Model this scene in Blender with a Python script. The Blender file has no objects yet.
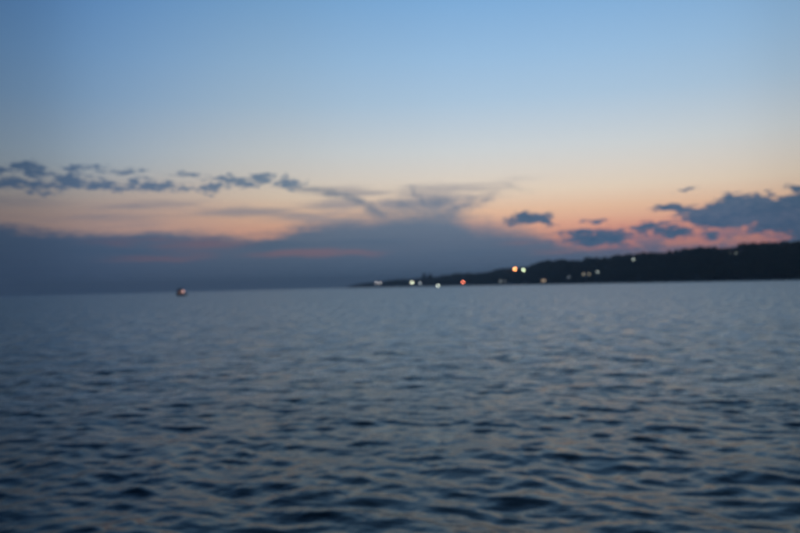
import bpy, bmesh, math, random
import numpy as np
from mathutils import Vector, Matrix

R = math.radians
random.seed(4)
rng = np.random.default_rng(11)
sc = bpy.context.scene
col = sc.collection

# ------------------------------------------------------------------ camera
EYE = 3.0                                   # eye height over the water, from a small ferry's deck
cam = bpy.data.cameras.new('camera')
cam_o = bpy.data.objects.new('camera', cam)
col.objects.link(cam_o)
cam.lens = 35.0
cam.sensor_width = 36.0
cam.clip_start = 0.1
cam.clip_end = 20000.0
PITCH, ROLL = R(1.41), R(1.45)
cam_o.matrix_world = (Matrix.Translation((0, 0, EYE)) @ Matrix.Rotation(R(90) + PITCH, 4, 'X')
                      @ Matrix.Rotation(-ROLL, 4, 'Z'))
cam.dof.use_dof = True                      # the photograph is focused far too near
cam.dof.focus_distance = 1.5
cam.dof.aperture_fstop = 3.7
sc.camera = cam_o

# ------------------------------------------------------------------ render / exposure
sc.render.engine = 'CYCLES'
sc.cycles.use_denoising = True
sc.cycles.use_adaptive_sampling = False
sc.cycles.max_bounces = 6
sc.cycles.volume_bounces = 1
sc.cycles.sample_clamp_indirect = 4.0
sc.view_settings.view_transform = 'Standard'
sc.view_settings.look = 'None'
sc.view_settings.exposure = 0.08
sc.view_settings.gamma = 1.0
sc.view_settings.use_curve_mapping = False

SUN_AZ, SUN_EL = 11.0, -2.0                 # the sun has just set, right of the middle


def lin(r, g, b):
    def f(c):
        c /= 255.0
        return c / 12.92 if c <= 0.04045 else ((c + 0.055) / 1.055) ** 2.4
    return (f(r), f(g), f(b), 1.0)


# ------------------------------------------------------------------ sky
world = bpy.data.worlds.new('World')
sc.world = world
world.use_nodes = True
wt = world.node_tree
for n in list(wt.nodes):
    wt.nodes.remove(n)


class Nodes:
    def __init__(self, tree):
        self.t = tree

    def new(self, kind):
        return self.t.nodes.new(kind)

    def put(self, sock, v):
        if v is None:
            return
        if isinstance(v, bpy.types.NodeSocket):
            self.t.links.new(v, sock)
        else:
            sock.default_value = v

    def math(self, op, a, b=None, c=None, clamp=False):
        n = self.new('ShaderNodeMath')
        n.operation = op
        n.use_clamp = clamp
        for i, v in enumerate((a, b, c)):
            self.put(n.inputs[i], v)
        return n.outputs[0]

    def vec(self, op, a, b=None, c=None):
        n = self.new('ShaderNodeVectorMath')
        n.operation = op
        self.put(n.inputs[0], a)
        self.put(n.inputs[1], b)
        if c is not None:
            self.put(n.inputs[2], c)
        return n.outputs['Value'] if op in ('LENGTH', 'DOT_PRODUCT') else n.outputs['Vector']

    def xyz(self, x, y, z=0.0):
        n = self.new('ShaderNodeCombineXYZ')
        for i, v in enumerate((x, y, z)):
            self.put(n.inputs[i], v)
        return n.outputs[0]

    def step(self, v, lo, hi, a=0.0, b=1.0, kind='SMOOTHSTEP'):
        n = self.new('ShaderNodeMapRange')
        n.interpolation_type = kind
        for i, q in enumerate((v, lo, hi, a, b)):
            self.put(n.inputs[i], q)
        return n.outputs[0]

    def noise(self, v, scale=1.0, detail=3.0, rough=0.55, dims='2D'):
        n = self.new('ShaderNodeTexNoise')
        n.noise_dimensions = dims
        self.put(n.inputs['Vector'], v)
        n.inputs['Scale'].default_value = scale
        n.inputs['Detail'].default_value = detail
        n.inputs['Roughness'].default_value = rough
        return n.outputs['Fac'], n.outputs['Color']

    def mix(self, f, a, b, mode='MIX'):
        n = self.new('ShaderNodeMix')
        n.data_type = 'RGBA'
        n.blend_type = mode
        self.put(n.inputs[0], f)
        self.put(n.inputs[6], a)
        self.put(n.inputs[7], b)
        return n.outputs[2]

    def ramp(self, f, stops):
        n = self.new('ShaderNodeValToRGB')
        self.put(n.inputs[0], f)
        e = n.color_ramp.elements
        e[0].position, e[0].color = stops[0]
        e[1].position, e[1].color = stops[-1]
        for p, c in stops[1:-1]:
            e.new(p).color = c
        return n.outputs[0]

    def curve(self, v, pts):
        """piecewise curve through (x, y) pairs, both within 0..1"""
        n = self.new('ShaderNodeFloatCurve')
        self.put(n.inputs['Value'], v)
        c = n.mapping.curves[0]
        c.points[0].location = pts[0]
        c.points[1].location = pts[-1]
        for p in pts[1:-1]:
            c.points.new(*p)
        n.mapping.use_clip = True
        n.mapping.extend = 'HORIZONTAL'
        n.mapping.update()
        return n.outputs[0]


W = Nodes(wt)
tc = W.new('ShaderNodeTexCoord').outputs['Generated']
tc = W.vec('NORMALIZE', tc)
sep = W.new('ShaderNodeSeparateXYZ')
W.put(sep.inputs[0], tc)
DEG = 57.29578
az = W.math('MULTIPLY', W.math('ARCTAN2', sep.outputs[0], sep.outputs[1]), DEG)      # bearing, 0 = +Y, right is +
el = W.math('MULTIPLY', W.math('ARCSINE', sep.outputs[2]), DEG)                       # height over the horizon
elp = W.math('MAXIMUM', el, 0.0)
P = W.xyz(az, el)

# clear sky: atmosphere of the sun just under the horizon, with the dusty afterglow over it
sky = W.new('ShaderNodeTexSky')
sky.sky_type = 'NISHITA'
sky.sun_disc = False
sky.sun_elevation = R(SUN_EL)
sky.sun_rotation = R(SUN_AZ)
sky.dust_density = 2.0
sky.ozone_density = 2.0
nish = W.mix(1.0, sky.outputs[0], (1.75, 1.95, 1.85, 1), 'MULTIPLY')
ef = W.math('POWER', W.math('DIVIDE', elp, 90.0), 0.5)


def epos(e):
    return (max(e, 0.0) / 90.0) ** 0.5


glow = W.ramp(ef, [(epos(e), lin(*c)) for e, c in (
    (0.0, (92, 100, 122)), (1.0, (112, 108, 126)), (2.0, (152, 118, 128)), (3.1, (194, 138, 130)),
    (4.2, (226, 163, 140)), (5.3, (232, 185, 154)), (6.7, (230, 206, 182)), (8.2, (219, 208, 196)),
    (9.8, (206, 208, 207)), (13.3, (170, 194, 214)), (16.2, (150, 185, 216)), (20.3, (122, 168, 211)),
    (28.0, (92, 136, 182)), (45.0, (62, 98, 140)), (90.0, (42, 70, 104)))])
clear = W.mix(0.15, glow, nish)

# cloud coordinates: wind-stretched warp
wn = W.noise(W.vec('MULTIPLY', P, (0.55, 1.5, 1.0)), 1.0, 4.0, 0.6)[1]
warp = W.vec('MULTIPLY', W.vec('SUBTRACT', wn, (0.5, 0.5, 0.5)), (2.6, 1.0, 0.0))
Pw = W.vec('ADD', P, warp)
wn2 = W.noise(W.vec('MULTIPLY', P, (0.25, 1.1, 1.0)), 1.0, 3.0, 0.55)[1]
Ps = W.vec('ADD', P, W.vec('MULTIPLY', W.vec('SUBTRACT', wn2, (0.5, 0.5, 0.5)), (2.2, 0.7, 0.0)))
fine = W.math('SUBTRACT', W.noise(W.vec('MULTIPLY', P, (1.6, 4.2, 1.0)), 1.0, 4.0, 0.6)[0], 0.5)
soft = W.math('SUBTRACT', W.noise(W.vec('MULTIPLY', P, (0.16, 0.75, 1.0)), 1.0, 4.0, 0.55)[0], 0.5)
streak = W.math('SUBTRACT', W.noise(W.vec('MULTIPLY', P, (0.14, 2.1, 1.0)), 1.0, 4.0, 0.6)[0], 0.5)


def puffs(coord, items):
    """joined field of elliptic cloud puffs (bearing, elevation, half width, half height, weight, tilt)"""
    out = None
    src = coord
    for q, it in enumerate(items):
        a, e, rx, ry, w = it[:5]
        if q and q % 10 == 0:        # puffs wait for the batch before them, so that the shader keeps few values in flight
            src = W.vec('ADD', coord, W.math('MULTIPLY', out, 1e-6))
        if len(it) > 5:
            m = W.new('ShaderNodeMapping')
            m.vector_type = 'TEXTURE'
            W.put(m.inputs['Vector'], src)
            m.inputs['Location'].default_value = (a, e, 0)
            m.inputs['Rotation'].default_value = (0, 0, R(it[5]))
            m.inputs['Scale'].default_value = (rx, ry, 1)
            p = m.outputs[0]
        else:
            p = W.vec('MULTIPLY_ADD', src, (1 / rx, 1 / ry, 0), (-a / rx, -e / ry, 0))
        v = W.math('MULTIPLY_ADD', W.vec('LENGTH', p), -w, w)
        out = v if out is None else W.math('MAXIMUM', out, v)
    return out


# far to the left the low afterglow is dull and rosy
dull = W.math('MULTIPLY', W.step(az, -6.0, -20.0), W.step(el, 9.0, 5.0))
clear = W.mix(W.math('MULTIPLY', dull, 0.6), clear, lin(222, 176, 158))

# towards the sunken sun it flushes pink-red, low down
flush = W.math('MULTIPLY', W.step(az, 7.0, 16.0), W.math('MULTIPLY', W.step(el, 4.9, 3.2), W.step(el, 0.8, 2.0)))
clear = W.mix(W.math('MULTIPLY', flush, 0.32), clear, lin(206, 126, 120))

# the dusky bank along the horizon
BANK = [(-27.2, 4.57), (-24.8, 4.39), (-22.3, 4.34), (-19.8, 4.21), (-17.1, 4.13), (-14.4, 4.0), (-10.9, 3.98),
        (-8.0, 4.3), (-6.5, 4.6), (-4.3, 4.95), (-2.1, 5.2), (-1.0, 5.5), (0.1, 5.7), (2.3, 5.8), (3.4, 5.7),
        (4.5, 5.25), (5.4, 4.75), (6.9, 4.4), (8.9, 4.0), (10.6, 3.4), (11.7, 2.9), (14.5, 2.5), (17.8, 2.1), (22.0, 1.8),
        (27.2, 1.5)]
af = W.math('DIVIDE', W.math('ADD', az, 30.0), 60.0, clamp=True)
top = W.math('MULTIPLY', W.curve(af, [((a + 30) / 60, e / 10) for a, e in BANK]), 10.0)
bd = W.math('ADD', W.math('SUBTRACT', top, el),
            W.math('ADD', W.math('MULTIPLY', soft, 1.3), W.math('MULTIPLY', W.math('ADD', fine, streak), 0.55)))
mid = W.math('MULTIPLY', W.step(az, -9.0, -1.0), W.step(az, 14.0, 6.0))          # its crown is the most ragged
mid = W.math('ADD', mid, W.step(az, 10.0, 15.0))
bank = W.math('MULTIPLY', W.step(bd, W.math('MULTIPLY_ADD', mid, -0.6, -0.4), W.math('MULTIPLY_ADD', mid, 0.75, 0.55)), 0.94)
bank_c = W.ramp(W.math('DIVIDE', elp, 8.0), [(0.0, lin(76, 99, 124)), (0.19, lin(79, 103, 128)),
                                           (0.4, lin(84, 109, 133)), (0.62, lin(92, 118, 141)), (1.0, lin(110, 130, 150))])
out = W.mix(bank, clear, bank_c)

# rosy streaks inside the bank
rose = puffs(Ps, [(-17.0, 2.35, 4.2, 0.36, 0.9), (-7.3, 2.5, 4.6, 0.36, 0.9), (-13.9, 3.3, 4.2, 0.7, 0.8), (-3.5, 2.5, 3.0, 0.25, 0.5),
                  (-20.5, 3.5, 2.5, 0.3, 0.5), (9.6, 2.9, 2.6, 0.3, 0.5), (11.2, 2.2, 2.4, 0.25, 0.6)])
rose = W.math('MULTIPLY', W.step(W.math('ADD', rose, W.math('MULTIPLY', streak, 1.5)), -0.15, 0.8), 0.72)
out = W.mix(rose, out, lin(136, 110, 121))
# a darker slab of cloud within it
slab = puffs(Ps, [(-9.5, 3.15, 4.2, 0.35, 1.0), (-2.5, 3.3, 5.0, 0.4, 0.7), (5.0, 2.3, 5.0, 0.5, 0.5), (-20.0, 2.9, 6.0, 0.4, 0.6)])
slab = W.math('MULTIPLY', W.step(slab, 0.0, 0.7), 0.35)
out = W.mix(slab, out, lin(76, 102, 128))

# thin high veils and the strands that sweep up from the bank's crown
veil = puffs(Ps, [(-10.8, 5.6, 5.2, 0.6, 0.9), (-16.0, 6.0, 5.0, 0.4, 0.6), (-22.0, 5.2, 5.0, 0.5, 0.5), (-3.5, 7.0, 4.2, 0.55, 0.7),
                  (-7.0, 5.2, 4.8, 0.7, 0.95), (2.6, 6.4, 4.4, 1.1, 1.1), (6.4, 6.9, 3.4, 0.7, 0.35),
                  (-0.5, 6.1, 3.2, 0.7, 0.9), (-4.5, 5.9, 3.5, 0.7, 0.9), (-27.0, 6.2, 4.0, 0.5, 0.4)])
veil = W.step(W.math('ADD', veil, W.math('MULTIPLY', streak, 1.6)), -0.15, 0.95)
out = W.mix(W.math('MULTIPLY', veil, 0.75), out, lin(142, 142, 152))
Pt = W.vec('ADD', P, W.vec('MULTIPLY', W.vec('SUBTRACT', wn2, (0.5, 0.5, 0.5)), (1.4, 0.5, 0.0)))
strand = puffs(Pt, [(-7.0, 7.2, 2.2, 0.3, 0.8, -5), (-5.0, 6.9, 1.9, 0.36, 0.9, -13), (-3.3, 6.35, 1.7, 0.42, 1.0, -24),
                    (-1.9, 5.6, 1.5, 0.5, 1.0, -32), (1.3, 6.75, 0.8, 0.24, 0.6, -50), (2.0, 6.1, 1.0, 0.5, 0.8, -55),
                    (8.4, 7.0, 1.2, 0.2, 0.3, -18),
                    (5.9, 6.0, 2.0, 0.45, 0.55, 24), (4.4, 5.6, 1.8, 0.7, 0.9, 25), (3.0, 6.1, 1.8, 0.7, 0.85, 10),
                    (0.6, 5.9, 2.0, 0.6, 0.7, -8)])
strand = W.step(W.math('ADD', strand, W.math('MULTIPLY', fine, 0.7)), -0.2, 1.0)
out = W.mix(W.math('MULTIPLY', strand, 0.8), out, lin(106, 122, 142))

# blue-grey rags drifting through the pink low on the right
rag = W.step(W.math('ADD', W.noise(W.vec('MULTIPLY', Ps, (0.42, 1.5, 1.0)), 1.0, 4.0, 0.6)[0],
                    W.math('MULTIPLY', el, -0.045)), 0.33, 0.52)
rag = W.math('MULTIPLY', rag, W.math('MULTIPLY', W.step(az, 9.0, 13.0), W.step(el, 4.3, 2.6)))
out = W.mix(W.math('MULTIPLY', rag, 0.72), out, lin(88, 103, 130))

# row of small flat clouds, left
ROW = [(-26.92, 8.29, .6, .26, .9), (-25.43, 8.48, .75, .41, 1), (-25.07, 8.04, 1.19, .26, .8), (-26.69, 7.39, 1.12, .37, 1),
       (-25.14, 7.31, 1.49, .3, 1), (-22.92, 7.64, 1.19, .56, 1), (-22.59, 8.46, .97, .22, .8), (-21.01, 7.42, 1.12, .37, .9),
       (-20.87, 8.51, .52, .22, .6), (-19.5, 8.34, .6, .22, .7), (-18.51, 8.44, .67, .15, .6), (-18.59, 7.74, .52, .3, .7),
       (-17.39, 7.42, 2.01, .34, 1), (-15.34, 8.28, 1.19, .15, .6), (-13.55, 7.31, 1.04, .37, 1), (-12.35, 7.96, 1.49, .3, 1),
       (-11.22, 7.6, 1.04, .3, 1), (-9.86, 7.96, .82, .34, .9), (-7.99, 7.59, .97, .41, .95), (-8.34, 8.1, .3, .19, .7),
       (-19.39, 7.18, .9, .19, .6), (-24.47, 6.86, .9, .15, .4), (-15.29, 7.23, .67, .15, .5),
       (-29.0, 8.1, 1.2, .4, 1), (-31.0, 7.5, 1.6, .4, 1), (-33.5, 7.9, 1.5, .35, 1)]
Pr = W.vec('ADD', P, W.vec('MULTIPLY', W.vec('SUBTRACT', wn, (0.5, 0.5, 0.5)), (2.4, 0.95, 0.0)))
row = puffs(Pr, [(a, e, rx * 1.1, ry * 1.2, w) for a, e, rx, ry, w in ROW])
row = W.math('MULTIPLY', W.step(W.math('ADD', row, W.math('MULTIPLY', fine, 2.0)), -0.16, 0.55), 0.9)
out = W.mix(row, out, lin(98, 124, 150))

# cumulus fragments and the right-hand bank
FRAG = [(9.59, 4.6, 1.79, .41, 1.1), (9.38, 4.9, .75, .3, .9), (10.72, 4.34, .67, .3, .9), (14.17, 4.26, .67, .19, .8),
        (14.27, 3.04, 2.84, .56, 1.1), (12.75, 3.39, 1.19, .3, .8), (17.77, 3.67, 1.27, .34, 1), (18.82, 3.27, .9, .3, .8),
        (18.84, 3.97, .67, .15, .7), (19.4, 4.91, 1.34, .3, 1), (20.57, 4.64, 1.04, .26, .8), (23.45, 5.28, .75, .45, 1),
        (22.49, 4.8, 1.34, .45, 1.1), (24.04, 4.63, 2.6, .9, 1.7), (22.9, 4.1, 2.9, .8, 1.7), (21.6, 4.45, 1.6, .4, 1.2), (25.85, 4.18, 2.24, .97, 1.6),
        (27.33, 4.15, 2.24, 1.34, 1.6), (25.52, 3.34, 1.79, .45, 1), (27.58, 3.09, 1.64, .75, 1.3), (25.72, 5.58, .52, .16, .8),
        (27.26, 5.66, .67, .37, 1), (20.36, 6.23, .42, .12, .6),
        (19.61, 3.17, 1.27, .37, .9), (21.92, 2.92, .82, .3, .8), (19.29, 3.53, .67, .22, .7),
        (30.0, 4.4, 2.6, 1.5, 1.6), (33.0, 3.8, 3.0, 1.4, 1.5), (29.0, 2.4, 3.0, .8, 1.2), (37.0, 3.3, 3.2, 1.2, 1.3)]
frag = puffs(Pr, [(a, e, rx * 1.05, ry * 1.12, w) for a, e, rx, ry, w in FRAG])
frag = W.math('ADD', frag, W.math('ADD', W.math('MULTIPLY', fine, 1.3), W.math('MULTIPLY', streak, 0.9)))
rim = W.math('MULTIPLY', W.step(frag, -0.55, -0.05), W.math('MULTIPLY', W.step(el, 5.4, 3.8), W.step(az, 10.0, 15.0)))
out = W.mix(W.math('MULTIPLY', rim, 0.26), out, lin(206, 124, 120))
frag_c = W.mix(W.step(W.math('ADD', soft, fine), -0.2, 0.25), lin(48, 90, 122), lin(76, 102, 130))
frag = W.math('MULTIPLY', W.step(frag, -0.2, 0.45), 0.95)
out = W.mix(frag, out, frag_c)

# brightness falls off away from the afterglow
azf = W.math('DIVIDE', W.math('ADD', az, 180.0), 360.0, clamp=True)
FALL = [(-180, .15), (-120, .15), (-60, .17), (-38, .26), (-27, .41), (-20.8, .62), (-14.4, .78), (-7, .91), (0, 1.0),
        (10, 1.05), (21, 1.01), (27, .88), (40, .68), (70, .38), (120, .18), (180, .15)]
fall = W.curve(azf, [((a + 180) / 360, v / 1.2) for a, v in FALL])
fall = W.math('MULTIPLY', fall, 1.2)
up = W.step(el, 25.0, 80.0)
fall = W.math('ADD', W.math('MULTIPLY', fall, W.math('SUBTRACT', 1.0, up)), W.math('MULTIPLY', up, 0.42))
out = W.vec('SCALE', out)
out.node.inputs['Scale'].default_value = 1.0
W.put(out.node.inputs['Scale'], fall)
cool = W.step(az, -8.0, -28.0)                    # and turns cooler away from it
out = W.mix(cool, out, W.mix(1.0, out, (0.8, 1.0, 1.24, 1), 'MULTIPLY'))
bg = W.new('ShaderNodeBackground')
W.put(bg.inputs['Color'], out)
bg.inputs['Strength'].default_value = 1.0
wo = W.new('ShaderNodeOutputWorld')
wt.links.new(bg.outputs[0], wo.inputs['Surface'])
world.cycles.sampling_method = 'NONE'       # an even dusk sky: plain path sampling is enough

# last warm light of the sun, spent: a very weak, very wide lamp low over the horizon
sun = bpy.data.lights.new('sun', 'SUN')
sun.energy = 0.001
sun.angle = R(25)
sun.color = (1.0, 0.72, 0.5)
sun_o = bpy.data.objects.new('sun', sun)
col.objects.link(sun_o)
sd = Vector((math.sin(R(SUN_AZ)) * math.cos(R(3)), math.cos(R(SUN_AZ)) * math.cos(R(3)), math.sin(R(3))))
sun_o.rotation_euler = sd.to_track_quat('Z', 'Y').to_euler()
sun_o.location = (300, 1500, 400)


# ------------------------------------------------------------------ helpers
def tag(o, label=None, cat=None, group=None, kind=None):
    for k, v in (('label', label), ('category', cat), ('group', group), ('kind', kind)):
        if v:
            o[k] = v
    return o


def empty(name, loc, rz=0.0):
    o = bpy.data.objects.new(name, None)
    o.location = loc
    o.rotation_euler = (0, 0, rz)
    o.empty_display_size = 0.5
    col.objects.link(o)
    return o


def link(name, me, mat, parent=None, smooth=False):
    o = bpy.data.objects.new(name, me)
    col.objects.link(o)
    if mat and not me.materials:
        me.materials.append(mat)
    if smooth:
        me.polygons.foreach_set('use_smooth', [True] * len(me.polygons))
    o.parent = parent
    return o


def from_bm(name, bm, mat, parent=None, smooth=False):
    me = bpy.data.meshes.new(name)
    bmesh.ops.recalc_face_normals(bm, faces=bm.faces)
    bm.to_mesh(me)
    bm.free()
    return link(name, me, mat, parent, smooth)


def np_mesh(name, verts, faces, smooth=True):
    me = bpy.data.meshes.new(name)
    k = faces.shape[1]
    me.vertices.add(len(verts))
    me.vertices.foreach_set('co', np.ascontiguousarray(verts, dtype=np.float32).ravel())
    me.loops.add(faces.size)
    me.loops.foreach_set('vertex_index', np.ascontiguousarray(faces, dtype=np.int32).ravel())
    me.polygons.add(len(faces))
    me.polygons.foreach_set('loop_start', np.arange(0, faces.size, k, dtype=np.int32))
    me.polygons.foreach_set('use_smooth', np.full(len(faces), smooth))
    me.update(calc_edges=True)
    return me


def box(bm, c, s, bevel=0.0):
    r = bmesh.ops.create_cube(bm, size=1.0, matrix=Matrix.Translation(c) @ Matrix.Diagonal((*s, 1)))
    if bevel:
        es = list({e for v in r['verts'] for e in v.link_edges})
        bmesh.ops.bevel(bm, geom=es, offset=bevel, segments=2, affect='EDGES')


def tube(bm, pts, radii, seg=8):
    rings = []
    for i, p in enumerate(pts):
        p = Vector(p)
        d = (Vector(pts[min(i + 1, len(pts) - 1)]) - Vector(pts[max(i - 1, 0)])).normalized()
        q = d.to_track_quat('Z', 'Y')
        rings.append([bm.verts.new(p + q @ Vector((math.cos(2 * math.pi * k / seg) * radii[i],
                                                 math.sin(2 * math.pi * k / seg) * radii[i], 0))) for k in range(seg)])
    for a, b in zip(rings, rings[1:]):
        for k in range(seg):
            bm.faces.new((a[k], a[(k + 1) % seg], b[(k + 1) % seg], b[k]))
    bm.faces.new(rings[0][::-1])
    bm.faces.new(rings[-1])


def material(name, c, rough=0.7, var=0.25, scale=3.0, metallic=0.0):
    m = bpy.data.materials.new(name)
    m.use_nodes = True
    N = Nodes(m.node_tree)
    b = m.node_tree.nodes['Principled BSDF']
    co = N.new('ShaderNodeTexCoord').outputs['Object']
    f, _ = N.noise(co, scale, 5.0, 0.6, '3D')
    lo = tuple(v * (1 - var) for v in c) + (1,)
    hi = tuple(min(1, v * (1 + var)) for v in c) + (1,)
    N.put(b.inputs['Base Color'], N.mix(f, lo, hi))
    b.inputs['Roughness'].default_value = rough
    b.inputs['Metallic'].default_value = metallic
    return m


def glow_mat(name, c, strength):
    m = bpy.data.materials.new(name)
    m.use_nodes = True
    b = m.node_tree.nodes['Principled BSDF']
    b.inputs['Base Color'].default_value = (0.6, 0.6, 0.6, 1)
    b.inputs['Emission Color'].default_value = (*c, 1)
    b.inputs['Emission Strength'].default_value = strength
    return m


# ------------------------------------------------------------------ sea
def sea():
    fwd = np.radians(np.arange(-44, 44.01, 0.115))
    rest = np.radians(np.linspace(44, 316, 70)[1:-1])
    ang = np.concatenate([fwd, rest])
    rr = [3.0]
    while rr[-1] < 5200:
        r = rr[-1]
        rr.append(r + (max(0.04, r * 0.0047) if r < 500 else r * 0.02))
    rr = np.array(rr)
    dr = np.gradient(rr)
    nr, na = len(rr), len(ang)
    A, Rr = np.meshgrid(ang, rr)
    X0, Y0 = Rr * np.sin(A), Rr * np.cos(A)
    DR = np.broadcast_to(dr[:, None], X0.shape)
    side = (np.abs(((A + np.pi) % (2 * np.pi)) - np.pi) > R(44.2))
    Z = np.zeros_like(X0)
    DX = np.zeros_like(X0)
    DY = np.zeros_like(X0)
    g = np.random.default_rng(5)
    n = 240
    lam = np.exp(g.uniform(np.log(0.2), np.log(9.0), n))
    wind = R(197)
    th = wind + g.normal(0, R(36), n) * np.where(lam > 2.5, 1.5, 1.0)
    ph = g.uniform(0, 2 * np.pi, n)
    s = np.exp(-((np.log(lam) - np.log(0.52)) / 0.75) ** 2) + 0.4 * np.exp(-((np.log(lam) - np.log(2.6)) / 0.8) ** 2)
    s *= 0.107 / math.sqrt((s ** 2).sum() / 2)
    k = 2 * np.pi / lam
    a = s / k
    gust = (1 + 0.28 * np.sin(X0 * 0.047 + 1.1 + 0.8 * np.sin(Y0 * 0.031)) * np.sin(Y0 * 0.039 + 0.4)
            + 0.18 * np.sin(X0 * 0.13 - Y0 * 0.09) * np.sin(Y0 * 0.11 + X0 * 0.02))
    res_lost = np.zeros_like(X0)
    for i in range(n):
        w = np.clip((lam[i] / DR - 2.6) / 3.0, 0, 1)
        w = np.where(side, np.where(lam[i] > 30, w, 0), w)
        if w.max() <= 0:
            continue
        kx, ky = k[i] * math.sin(th[i]), k[i] * math.cos(th[i])
        q = kx * X0 + ky * Y0 + ph[i]
        Z += w * a[i] * np.cos(q)
        sn = 0.75 * w * a[i] * np.sin(q)
        DX -= sn * math.sin(th[i])
        DY -= sn * math.cos(th[i])
        res_lost += (1 - w * w) * s[i] ** 2 / 2
    Z *= gust
    V = np.stack([X0 + DX, Y0 + DY, Z], -1).reshape(-1, 3)
    i, j = np.meshgrid(np.arange(nr - 1), np.arange(na), indexing='ij')
    j2 = (j + 1) % na
    F = np.stack([i * na + j, (i + 1) * na + j, (i + 1) * na + j2, i * na + j2], -1).reshape(-1, 4)[:, ::-1]
    me = np_mesh('sea', V, F)
    at = me.attributes.new('short_waves', 'FLOAT', 'POINT')      # slope of the chop finer than the mesh, left to the bump
    at.data.foreach_set('value', np.sqrt(res_lost).ravel().astype(np.float32))
    return me


def sea_material():
    m = bpy.data.materials.new('sea_water')
    m.use_nodes = True
    N = Nodes(m.node_tree)
    m.node_tree.nodes.remove(m.node_tree.nodes['Principled BSDF'])
    body = N.new('ShaderNodeBsdfDiffuse')                   # light coming back out of the water
    body.inputs['Color'].default_value = (0.006, 0.020, 0.026, 1)
    face = N.new('ShaderNodeBsdfGlossy')                    # the surface; part of it is lost among the unseen ripples
    face.distribution = 'MULTI_GGX'
    face.inputs['Color'].default_value = (0.77, 0.82, 0.82, 1)
    fres = N.new('ShaderNodeFresnel')
    fres.inputs['IOR'].default_value = 1.333
    geo = N.new('ShaderNodeNewGeometry').outputs['Position']
    rot = N.new('ShaderNodeVectorRotate')
    rot.rotation_type = 'Z_AXIS'
    rot.inputs['Angle'].default_value = R(17)
    N.put(rot.inputs['Vector'], geo)
    pos = rot.outputs[0]
    lost = N.new('ShaderNodeAttribute')
    lost.attribute_name = 'short_waves'
    lost = lost.outputs['Fac']
    rip, _ = N.noise(N.vec('MULTIPLY', pos, (3.0, 6.0, 1.0)), 1.0, 3.0, 0.5)
    chop, _ = N.noise(N.vec('MULTIPLY', pos, (0.7, 1.5, 1.0)), 1.0, 3.0, 0.5)
    swell, _ = N.noise(N.vec('MULTIPLY', pos, (0.12, 0.3, 1.0)), 1.0, 2.0, 0.5)
    # cat's paws: patches where the breeze roughens the chop
    paw, _ = N.noise(N.vec('MULTIPLY', pos, (0.9, 0.55, 1.0)), 1.0, 4.0, 0.6)
    paw = N.step(paw, 0.32, 0.68, 0.5, 1.5)
    lost = N.math('MULTIPLY', lost, paw)
    h = N.math('MULTIPLY', N.math('MULTIPLY', rip, paw), 0.011)
    h = N.math('ADD', h, N.math('MULTIPLY', N.math('MULTIPLY', chop, lost), 0.42))
    h = N.math('ADD', h, N.math('MULTIPLY', N.math('MULTIPLY', swell, lost), 0.85))
    bp = N.new('ShaderNodeBump')
    bp.inputs['Strength'].default_value = 1.0
    bp.inputs['Distance'].default_value = 1.0
    N.put(bp.inputs['Height'], h)
    for node in (face, fres):
        N.put(node.inputs['Normal'], bp.outputs[0])
    N.put(face.inputs['Roughness'], N.step(lost, 0.0, 0.2, 0.09, 0.5, 'LINEAR'))
    mx = N.new('ShaderNodeMixShader')
    N.put(mx.inputs[0], fres.outputs[0])
    N.put(mx.inputs[1], body.outputs[0])
    N.put(mx.inputs[2], face.outputs[0])
    N.put(m.node_tree.nodes['Material Output'].inputs['Surface'], mx.outputs[0])
    return m


sea_o = link('sea', sea(), sea_material())
tag(sea_o, 'dark choppy sea under the dusk sky', 'sea', kind='structure')

# ------------------------------------------------------------------ headland
SKYLINE = [(-4.4, -.2), (-4.0, -.05), (-3.57, .06), (-2.97, .2), (-2.09, .28), (-1.13, .37), (-.39, .43), (.71, .42), (1.3, .46),
           (2.56, .53), (3.66, .69), (5.13, .72), (6.22, .72), (6.95, .89), (7.68, 1.02), (8.4, .95), (9.13, 1.07), (10.21, 1.38),
           (11.63, 1.49), (13.04, 1.45), (13.74, 1.57), (14.78, 1.54), (15.81, 1.64), (17.17, 1.73), (18.51, 1.75),
           (19.83, 1.84), (21.12, 1.93), (21.51, 2.0), (22.08, 1.93), (22.46, 1.83), (23.34, 2.0), (23.96, 2.06),
           (24.57, 2.12), (25.48, 2.15), (27.26, 2.14), (34, 2.3), (50, 2.6), (75, 2.8)]
S_A, S_E = np.array(SKYLINE).T
DEEP = 0.2


def shore_d(a):
    """distance of the shore at bearing a (degrees): one long straight coast, slightly wavy"""
    t = np.radians(a)
    d = 395.6 / (np.sin(t) * 0.9765 + np.cos(t) * 0.2156)
    return d * (1 + 0.008 * np.sin(a * 1.7) + 0.006 * np.sin(a * 4.3 + 1) + 0.003 * np.sin(a * 11))


def ground_z(a, t):
    d = shore_d(a)
    ztop = EYE + np.tan(np.radians(np.interp(a, S_A, S_E))) * d * (1 + DEEP) - 6.6 * np.clip((a + 4.2) / 3, 0.15, 1)
    ztop = np.maximum(ztop, 0.5)
    x = np.clip(t, 0, 1)
    p = 0.25 * np.clip(x / 0.12, 0, 1) + 0.75 * (x * x * (3 - 2 * x))
    z = -0.6 + (ztop + 0.6) * p
    z = z * np.where(t > 1, 1 - 0.35 * (t - 1) ** 2, 1)
    u = a * 9.0
    z = z + (0.6 * np.sin(u * 1.3 + t * 7) + 0.5 * np.sin(u * 2.9 - t * 11)) * np.clip(t * 4, 0, 1) * np.clip(ztop / 20, 0, 1)
    return z


def land_xyz(a, t):
    d = shore_d(a) * (1 + DEEP * t)
    return d * np.sin(np.radians(a)), d * np.cos(np.radians(a)), ground_z(a, t)


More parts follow.
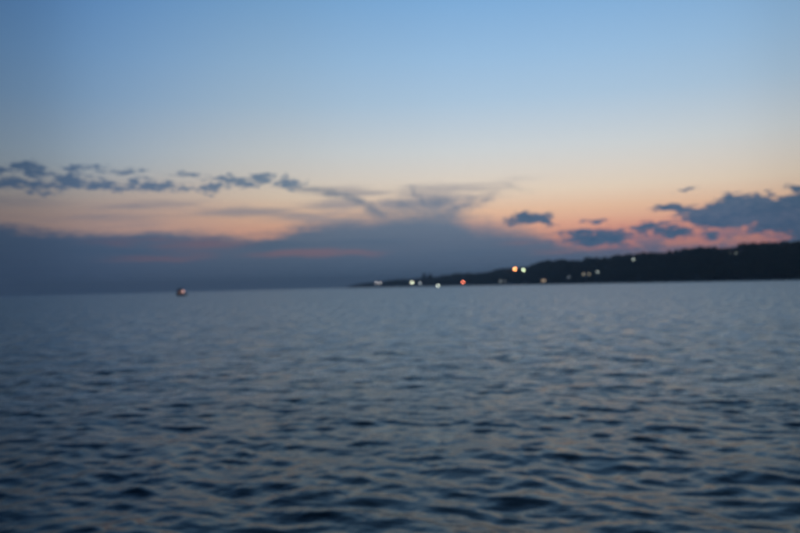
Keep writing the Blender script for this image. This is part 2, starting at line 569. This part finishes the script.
ga = np.arange(-4.4, 72, 0.2)
gt = np.concatenate([np.linspace(0, 0.3, 10), np.linspace(0.36, 2.2, 20)])
GA, GT = np.meshgrid(ga, gt)
gx, gy, gz = land_xyz(GA, GT)
gz[0] = -1.0
gz[-1] = -1.0
gz[:, 0] = -1.0
V = np.stack([gx, gy, gz], -1).reshape(-1, 3)
i, j = np.meshgrid(np.arange(len(gt) - 1), np.arange(len(ga) - 1), indexing='ij')
na = len(ga)
F = np.stack([i * na + j, i * na + j + 1, (i + 1) * na + j + 1, (i + 1) * na + j], -1).reshape(-1, 4)
m_ground = material('scrub_ground', (0.03, 0.036, 0.025), 0.95, 0.4, 0.05)
land = link('headland', np_mesh('headland', V, F), m_ground)
tag(land, 'long dark wooded headland running out into the sea', 'headland', kind='structure')

m_leaf = material('foliage', (0.05, 0.075, 0.035), 0.85, 0.45, 0.12)
m_bark = material('bark', (0.07, 0.055, 0.04), 0.95, 0.3, 2.0)

# lamps: bearing, elevation, pole height, colour, globe radius, radiance
LAMPS = [
    (-1.78, .24, 5, (1.0, .93, .9), 1.3, 8, 'pale white lamp near the thin far tip of the headland'),
    (-1.50, .24, 5, (1.0, .93, .9), 1.3, 6, 'fainter white lamp next to the pale lamp at the headland tip'),
    (.85, .21, 5, (.95, 1.0, .72), 1.25, 20, 'bright greenish white lamp on the far low shore beside a faint grey lamp'),
    (1.44, .16, 4, (.85, .95, 1.0), 1.0, 6, 'faint grey lamp just beside the bright greenish lamp on the low shore'),
    (4.6, .15, 4, (1.0, .22, .12), 1.1, 16, 'red lamp close to the water under the wooded slope'),
    (8.4, 1.0, 6, (1.0, .3, .09), 1.15, 38, 'bright orange lamp on the brow of the wooded headland'),
    (9.01, .91, 6, (.85, 1.0, .62), 1.0, 13, 'pale green lamp on the brow beside the bright orange lamp'),
    (12.23, .31, 4, (.75, .88, 1.0), .6, 1.2, 'very faint bluish lamp low on the dark slope'),
    (14.23, .62, 5, (.88, 1.0, .92), .6, 3.2, 'dim pale lamp halfway up the dark slope'),
    (16.72, 1.43, 5, (.88, 1.0, .88), .6, 4.0, 'single pale green lamp just under the wooded skyline'),
]
# houses: bearing, elevation of the lit window, light colour, radiance, size, label
HOUSES = [
    (7.51, .15, (.85, .95, .95), 1.4, 1.0, 'low shore house with dim white lit windows near the water'),
    (10.6, .11, (1.0, .74, .46), 1.6, 1.15, 'long shore house with a row of warm lit windows by the water'),
    (13.47, .5, (1.0, .88, .62), 1.3, 0.9, 'house with dim yellow windows halfway up the slope beside a pale lamp'),
    (23.21, 1.97, (.9, 1.0, .85), .5, .8, 'small house on the skyline with a faintly lit window'),
    (23.95, 2.03, None, 0, 1.0, 'unlit house on the skyline beside the small faintly lit one'),
]


def solve_t(a, e, up):
    """how far up the slope a foot must stand so that something 'up' metres above it is seen at elevation e"""
    best = None
    for t in np.linspace(0.04, 1.05, 300):
        d = float(shore_d(a)) * (1 + DEEP * t)
        want = EYE + math.tan(R(e)) * d - up
        err = abs(float(ground_z(a, t)) - want)
        if best is None or err < best[0]:
            best = (err, t)
    return best[1]


clear_spots = []
for L in LAMPS:
    clear_spots.append((L[0], solve_t(L[0], L[1], L[2]), 0.26, L[1]))
for H in HOUSES:
    clear_spots.append((H[0], solve_t(H[0], H[1], 1.7), 0.34, H[1]))


# --- trees
def leaf_cloud(seed, n, shape, size):
    """leaf clumps (quads) spread through the lobes of one crown; unit crown, base at z = 0, height 1"""
    g = np.random.default_rng(seed)
    if shape == 'column':
        z = g.uniform(0.08, 1.0, n)
        w = 0.15 * np.sin(np.pi * np.clip(z, 0, 1) ** 0.75) ** 0.7 + 0.01
        th = g.uniform(0, 2 * np.pi, n)
        r = w * np.sqrt(g.random(n))
        c = np.stack([r * np.cos(th), r * np.sin(th), z], -1)
    else:
        nl = 9
        lob = np.stack([g.normal(0, .26, nl), g.normal(0, .26, nl), g.uniform(.38, .84, nl)], -1)
        rad = g.uniform(.15, .27, nl)
        wh = g.integers(0, nl, n)
        d = g.normal(size=(n, 3))
        d /= np.linalg.norm(d, axis=1)[:, None]
        c = lob[wh] + d * (rad[wh] * g.uniform(.5, 1.05, n))[:, None] * np.array([1, 1, .8])
    u = g.normal(size=(n, 3))
    u /= np.linalg.norm(u, axis=1)[:, None]
    v = np.cross(u, g.normal(size=(n, 3)))
    v /= np.linalg.norm(v, axis=1)[:, None]
    s = size * g.uniform(.6, 1.3, n)[:, None]
    q = np.stack([c - u * s, c - v * s * .7, c + u * s, c + v * s * .7], 1)
    return q.reshape(-1, 3)


def build_tree(name, loc, h, seed, label, group, shape='round', squash=1.0):
    o = empty(name, loc, random.uniform(0, 6.28))
    tag(o, label, 'tree', group)
    bm = bmesh.new()
    tube(bm, [(0, 0, -0.6), (0.02 * h, 0, h * .3), (0, 0.02 * h, h * .62), (0, 0, h * .9)],
         [h * .035, h * .026, h * .016, h * .004], 7)
    if shape == 'round':
        g = random.Random(seed)
        for k in range(6):
            t = g.uniform(0, 6.28)
            z0 = h * g.uniform(.28, .5)
            tube(bm, [(0, 0, z0), (math.cos(t) * h * .14, math.sin(t) * h * .14, z0 + h * .14),
                      (math.cos(t) * h * .27, math.sin(t) * h * .27, z0 + h * .24)], [h * .014, h * .01, h * .004], 5)
    from_bm('trunk', bm, m_bark, o, True)
    n = 900 if shape == 'round' else 1500
    q = leaf_cloud(seed, n, shape, .042) * h * np.array([squash, squash, 1])
    me = np_mesh('crown', q, np.arange(n * 4).reshape(-1, 4), False)
    link('crown', me, m_leaf, o)
    return o


SKY_TREES = [(6.9, 6.5), (7.7, 7.5), (9.65, 7), (10.3, 9.5), (11.4, 7.5), (13.6, 10.5), (13.95, 8.5), (15.8, 7.5), (17.9, 7),
             (19.2, 7), (20.4, 6.5), (21.3, 9.8), (21.65, 9.2), (22.0, 7), (24.7, 6.8), (25.4, 7.2), (26.3, 6.6), (27.0, 7),
             (12.5, 7.2), (17.4, 7.6)]
TREE_LABELS = {
    6.9: 'dark tree on the crest above the shore house with dim white windows',
    7.7: 'dark tree next to the bright orange lamp on the brow',
    9.65: 'dark tree next to the pale green lamp on the brow',
    10.3: 'tall dark tree on the crest above the shore house with warm windows',
    13.6: 'tallest bushy tree on the crest above the house with dim yellow windows',
    13.95: 'lower tree leaning on the tallest bushy tree of the wooded crest',
    15.8: 'dark tree on the crest beside the single pale green lamp under the skyline',
    17.4: 'dark tree on the crest beside the single pale green lamp under the skyline',
    21.3: 'one of two tall trees standing close together near the skyline houses',
    21.65: 'one of two tall trees standing close together near the skyline houses',
    22.0: 'smaller tree between the two tall close trees and the skyline houses',
    24.7: 'dark tree on the crest beside the unlit skyline house',
}
for q, (a, h) in enumerate(SKY_TREES):
    x, y, z = (float(v) for v in land_xyz(a, 0.97))
    build_tree('broadleaf_tree', (x, y, z - 0.2), h, 100 + q,
               TREE_LABELS.get(a, 'dark broadleaf tree on an unlit stretch of the wooded skyline'), 'trees along the headland skyline',
               squash=random.uniform(.85, 1.2))
for q, (a, e, s) in enumerate(((1.75, .90, 1.0), (2.19, .84, 1.15))):
    x, y, z = (float(v) for v in land_xyz(a, 0.4))
    h = EYE + math.tan(R(e)) * math.hypot(x, y) - z
    build_tree('poplar_tree', (x, y, z - 0.3), h, 300 + q,
               ('taller slender pointed tree on the low far shore', 'shorter slender pointed tree on the low far shore')[q],
               'pair of slender trees', 'column', s * 1.35)

# the wood on the slopes: one mass of crowns
protos = [leaf_cloud(500 + q, 64, 'round', .13) for q in range(8)]
chunks = []
count = 0
for _ in range(9000):
    u = random.random()
    a = -3.9 + (36 + 3.9) * u
    t = random.uniform(0.03, 1.12) if random.random() < .8 else random.uniform(.85, 1.15)
    d = float(shore_d(a))
    if random.random() > (d / 1900) ** 0.5 * 1.05:
        continue
    h = random.uniform(3.6, 7.2) * (random.choice((.8, 1, 1.2, 1.6)) if t > .82 else random.choice((.9, 1, 1, 1.25))) * (0.5 + 0.5 * min(1, max(0, (a + 4.0) / 3.5)))
    x, y, z = (float(v) for v in land_xyz(a, t))
    if z < 0.5:
        continue
    elev = math.degrees(math.atan2(z + h * .9 - EYE, math.hypot(x, y)))
    if any(abs(a - ca) < w and t < ct + .04 and (elev > ce - .2 or abs(t - ct) < .04) for ca, ct, w, ce in clear_spots):
        continue                                        # gaps in the wood where the lamps and houses look out
    th = random.uniform(0, 6.28)
    p = protos[count % 8]
    cs, sn = math.cos(th), math.sin(th)
    wdt = h * random.uniform(.95, 1.5)
    chunks.append(np.stack([(p[:, 0] * cs - p[:, 1] * sn) * wdt + x, (p[:, 0] * sn + p[:, 1] * cs) * wdt + y,
                            (p[:, 2] - .12) * h + z], -1))
    count += 1
wv = np.concatenate(chunks)
wood = link('woodland', np_mesh('woodland', wv, np.arange(len(wv)).reshape(-1, 4), False), m_leaf)
tag(wood, 'dense dark wood covering the slopes of the headland', 'woodland', kind='stuff')

# --- lamps
m_steel = material('painted_steel', (0.12, 0.13, 0.13), 0.5, 0.2, 3.0, 0.6)


def lamp_post(a, e, up, c, rad, power, label):
    t = solve_t(a, e, up)
    x, y, z = (float(v) for v in land_xyz(a, t))
    up = EYE + math.tan(R(e)) * math.hypot(x, y) - z
    o = empty('street_lamp', (x, y, z), math.atan2(-x, y))
    tag(o, label, 'street lamp', 'lamps on the headland')
    bm = bmesh.new()
    tube(bm, [(0, 0, -0.5), (0, 0, 0.5), (0, 0, 0.52), (0, 0, up - rad)], [.16, .15, .1, .07], 10)
    from_bm('pole', bm, m_steel, o, True)
    bm = bmesh.new()
    tube(bm, [(0, 0, up + rad * .82), (0, 0, up + rad * .95), (0, 0, up + rad * 1.15)], [rad * .75, rad * .6, rad * .1], 14)
    from_bm('cap', bm, m_steel, o, True)
    bm = bmesh.new()
    bmesh.ops.create_uvsphere(bm, u_segments=16, v_segments=10, radius=rad,
                              matrix=Matrix.Translation((0, 0, up)) @ Matrix.Diagonal((1, 1, .9, 1)))
    from_bm('globe', bm, glow_mat('lamp_glow', c, power), o, True)
    return o


for L in LAMPS:
    lamp_post(*L)

# --- houses
m_wall = material('render_wall', (0.42, 0.38, 0.33), 0.9, 0.2, 1.2)
m_roof = material('roof_tile', (0.2, 0.09, 0.06), 0.85, 0.3, 2.0)
m_frame = material('window_frame', (0.5, 0.48, 0.45), 0.6, 0.1, 3.0)
m_door = material('door_wood', (0.12, 0.07, 0.04), 0.7, 0.25, 2.0)
m_glass = material('dark_glass', (0.02, 0.025, 0.03), 0.1, 0.1, 1.0)


def house(a, e, c, power, size, label):
    t = solve_t(a, e, 1.7)
    x, y, z = (float(v) for v in land_xyz(a, t))
    o = empty('house', (x, y, z - 0.2), math.atan2(-x, y))
    tag(o, label, 'house', 'houses on the headland')
    w, d, h = 11 * size, 7 * size, 3.4 * size
    bm = bmesh.new()
    box(bm, (0, 0, h / 2 - .5), (w, d, h + 1.0))
    from_bm('wall', bm, m_wall, o)
    bm = bmesh.new()
    pts = [(-d / 2 - .4, h - .1), (0, h + d * .33), (d / 2 + .4, h - .1), (d / 2 + .4, h + .1), (0, h + d * .33 + .22), (-d / 2 - .4, h + .1)]
    A = [bm.verts.new((-w / 2 - .35, p, q)) for p, q in pts]
    B = [bm.verts.new((w / 2 + .35, p, q)) for p, q in pts]
    for k in range(6):
        bm.faces.new((A[k], A[(k + 1) % 6], B[(k + 1) % 6], B[k]))
    for S in (A, B):
        bm.faces.new((S[0], S[1], S[4], S[5]))
        bm.faces.new((S[1], S[2], S[3], S[4]))
    roof = from_bm('roof', bm, m_roof, o)
    for s in (-1, 1):                                   # gable ends
        bm = bmesh.new()
        X = s * (w / 2 - .01)
        vs = [bm.verts.new(p) for p in ((X, -d / 2, h), (X, d / 2, h), (X, 0, h + d * .33))]
        ws = [bm.verts.new((v.co.x - s * .25, v.co.y, v.co.z)) for v in vs]
        bm.faces.new(vs)
        bm.faces.new(ws[::-1])
        for k in range(3):
            bm.faces.new((vs[k], vs[(k + 1) % 3], ws[(k + 1) % 3], ws[k]))
        from_bm('gable', bm, m_wall, o)
    bm = bmesh.new()
    box(bm, (w * .28, d * .12, h + d * .36), (.7, .7, 1.6), .04)
    from_bm('chimney', bm, m_wall, roof)
    gm = glow_mat('window_light', c, power) if c else m_glass
    for k, px in enumerate((-.36, -.14, .30)):
        bm = bmesh.new()
        X = px * w
        for cx, cz, sx, sz in ((X, 2.55, 1.7, .12), (X, 1.05, 1.7, .12), (X - .79, 1.8, .12, 1.4), (X + .79, 1.8, .12, 1.4), (X, 1.8, .07, 1.4)):
            box(bm, (cx, -d / 2 - .04, cz), (sx, .12, sz))
        win = from_bm('window', bm, m_frame, o)
        bm = bmesh.new()
        box(bm, (X, -d / 2 - .02, 1.8), (1.46, .06, 1.38))
        from_bm('pane', bm, gm if k != 1 or size > 1.05 else m_glass, win)
    bm = bmesh.new()
    box(bm, (.1 * w, -d / 2 - .04, 1.05), (1.0, .1, 2.1), .02)
    dr = from_bm('door', bm, m_door, o)
    bm = bmesh.new()
    box(bm, (.1 * w + .36, -d / 2 - .12, 1.05), (.05, .07, .2))
    from_bm('handle', bm, m_steel, dr)
    return o


for H in HOUSES:
    house(*H)

# ------------------------------------------------------------------ boats
m_hull = material('hull_paint', (0.035, 0.04, 0.05), 0.5, 0.3, 1.5)
m_deck = material('deck_wood', (0.12, 0.09, 0.06), 0.8, 0.3, 3.0)
m_cabin = material('cabin_paint', (0.16, 0.15, 0.15), 0.6, 0.2, 2.0)


def hull(bm, length, beam, free, draft):
    n = 15
    rows = []
    for i in range(n):
        u = i / (n - 1)                                 # 0 stern, 1 bow
        x = (u - .5) * length
        w = beam / 2 * (0.86 + .14 * math.sin(math.pi * min(1, u / .8) / 2)) * (1 - max(0, (u - .45) / .55) ** 2.4 * .97)
        sh = free * (1 + .75 * max(0, u - .3) ** 2 + .1 * (1 - u))
        row = []
        for k in range(9):
            f = k / 8 * 2 - 1
            s = abs(f)
            yy = w * (s ** .55) * (1 if f > 0 else -1)
            zz = -draft * (1 - .4 * u) + (sh + draft * (1 - .4 * u)) * s ** 2.2
            row.append(bm.verts.new((x + .25 * u * u * s ** 2, yy, zz)))
        rows.append(row)
    for a, b in zip(rows, rows[1:]):
        for k in range(8):
            bm.faces.new((a[k], a[k + 1], b[k + 1], b[k]))
    bm.faces.new(rows[0])
    return rows


def deck(rows, z_drop):
    bm = bmesh.new()
    L = [bm.verts.new((r[0].co.x, r[0].co.y * .97, r[0].co.z - z_drop)) for r in rows]
    Q = [bm.verts.new((r[-1].co.x, r[-1].co.y * .97, r[-1].co.z - z_drop)) for r in rows]
    for k in range(len(rows) - 1):
        bm.faces.new((L[k], L[k + 1], Q[k + 1], Q[k]))
    return bm


def fishing_boat(loc, rz):
    o = empty('fishing_boat', loc, rz)
    tag(o, 'small dark fishing boat with a rosy lit cabin window out on open water', 'boat')
    bm = bmesh.new()
    rows = hull(bm, 9.0, 3.2, 1.15, .6)
    dk = deck(rows, .22)
    hl = from_bm('hull', bm, m_hull, o, True)
    sol = hl.modifiers.new('shell', 'SOLIDIFY')
    sol.thickness = .06
    from_bm('deck', dk, m_deck, o)
    bm = bmesh.new()
    box(bm, (.4, 0, 2.0), (4.4, 2.5, 2.2), .08)
    box(bm, (1.0, 0, 3.75), (2.6, 2.2, 1.5), .08)
    cab = from_bm('cabin', bm, m_cabin, o)
    bm = bmesh.new()
    box(bm, (.9, 0, 4.58), (3.2, 2.6, .14), .05)
    from_bm('cabin_roof', bm, m_hull, o)
    lit = glow_mat('cabin_light', (1.0, .55, .46), 0.5)
    for (cx, cy, cz, sx, sy) in ((-1.82, -.55, 2.3, .05, .8), (-1.82, .55, 2.3, .05, .8), (-.8, -1.27, 2.3, 1.1, .05),
                                 (.9, -1.27, 2.3, 1.1, .05), (-.8, 1.27, 2.3, 1.1, .05), (.9, 1.27, 2.3, 1.1, .05)):
        bm = bmesh.new()
        box(bm, (cx, cy, cz), (sx, sy, 1.0))
        from_bm('window', bm, lit if cx < 0 else m_glass, cab)
    for (cx, cy, sx, sy) in ((.6, -1.12, .9, .05), (1.7, -1.12, .9, .05), (2.32, 0, .05, 1.8), (-.32, 0, .05, 1.5)):
        bm = bmesh.new()
        box(bm, (cx, cy, 3.9), (sx, sy, .7))
        from_bm('wheelhouse_window', bm, m_glass, cab)
    bm = bmesh.new()
    tube(bm, [(.3, 0, 4.6), (.3, 0, 6.6)], [.06, .03], 8)
    tube(bm, [(.3, 0, 5.4), (-2.0, 0, 5.9)], [.04, .025], 6)
    from_bm('mast', bm, m_steel, o, True)
    bm = bmesh.new()
    bmesh.ops.create_uvsphere(bm, u_segments=12, v_segments=8, radius=.28, matrix=Matrix.Translation((-2.2, 0, 3.05)))
    from_bm('deck_lamp', bm, glow_mat('deck_lamp_glow', (1.0, .55, .45), 5.0), o, True)
    bm = bmesh.new()
    for s in (-1, 1):
        pts = [(-4.2 + k * 1.4, s * 1.38 * (1 if k < 5 else .7), 1.9 + .05 * k) for k in range(6)]
        tube(bm, pts, [.03] * 6, 5)
        for p in pts:
            tube(bm, [(p[0], p[1], 1.0), p], [.025, .025], 5)
    from_bm('rail', bm, m_steel, o)
    bm = bmesh.new()
    box(bm, (-3.1, .3, 1.3), (1.1, 1.2, .7), .05)
    from_bm('fish_box', bm, m_deck, o)
    return o


def polar(a, d, z=0.0):
    return (d * math.sin(R(a)), d * math.cos(R(a)), z)


fishing_boat(polar(-15.76, 520, 0.02), R(90 + 15.76 + 40))


def small_boat(loc, rz):
    o = empty('moored_boat', loc, rz)
    tag(o, 'small open boat with a pale lamp lying just off the far shore', 'boat')
    bm = bmesh.new()
    rows = hull(bm, 5.5, 2.0, .75, .35)
    dk = deck(rows, .3)
    hl = from_bm('hull', bm, m_hull, o, True)
    sol = hl.modifiers.new('shell', 'SOLIDIFY')
    sol.thickness = .05
    from_bm('deck', dk, m_deck, o)
    for x in (-1.4, .3):
        bm = bmesh.new()
        box(bm, (x, 0, .62), (.32, 1.6, .06), .01)
        from_bm('thwart', bm, m_deck, o)
    bm = bmesh.new()
    tube(bm, [(-.6, 0, .4), (-.6, 0, 1.2)], [.05, .04], 8)
    from_bm('lamp_pole', bm, m_steel, o, True)
    bm = bmesh.new()
    bmesh.ops.create_uvsphere(bm, u_segments=14, v_segments=8, radius=.75, matrix=Matrix.Translation((-.6, 0, 1.7)))
    from_bm('lamp', bm, glow_mat('boat_lamp_glow', (.9, 1.0, .82), 9), o, True)
    return o


small_boat(polar(2.79, 1060, 0.0), R(25))

# ------------------------------------------------------------------ haze
HAZE = 0.00026
bm = bmesh.new()
box(bm, (0, 0, 31.0), (10900, 10900, 66.0))
hz = from_bm('haze', bm, None)
hm = bpy.data.materials.new('haze')
hm.use_nodes = True
ht = hm.node_tree
for n in list(ht.nodes):
    ht.nodes.remove(n)
vol = ht.nodes.new('ShaderNodeVolumePrincipled')
vol.inputs['Color'].default_value = (0.78, 0.9, 1.0, 1)
vol.inputs['Density'].default_value = HAZE
vol.inputs['Anisotropy'].default_value = 0.2
mo = ht.nodes.new('ShaderNodeOutputMaterial')
ht.links.new(vol.outputs[0], mo.inputs['Volume'])
hz.data.materials.append(hm)
tag(hz, 'thin dusk haze over the water and the far shore', 'haze', kind='stuff')
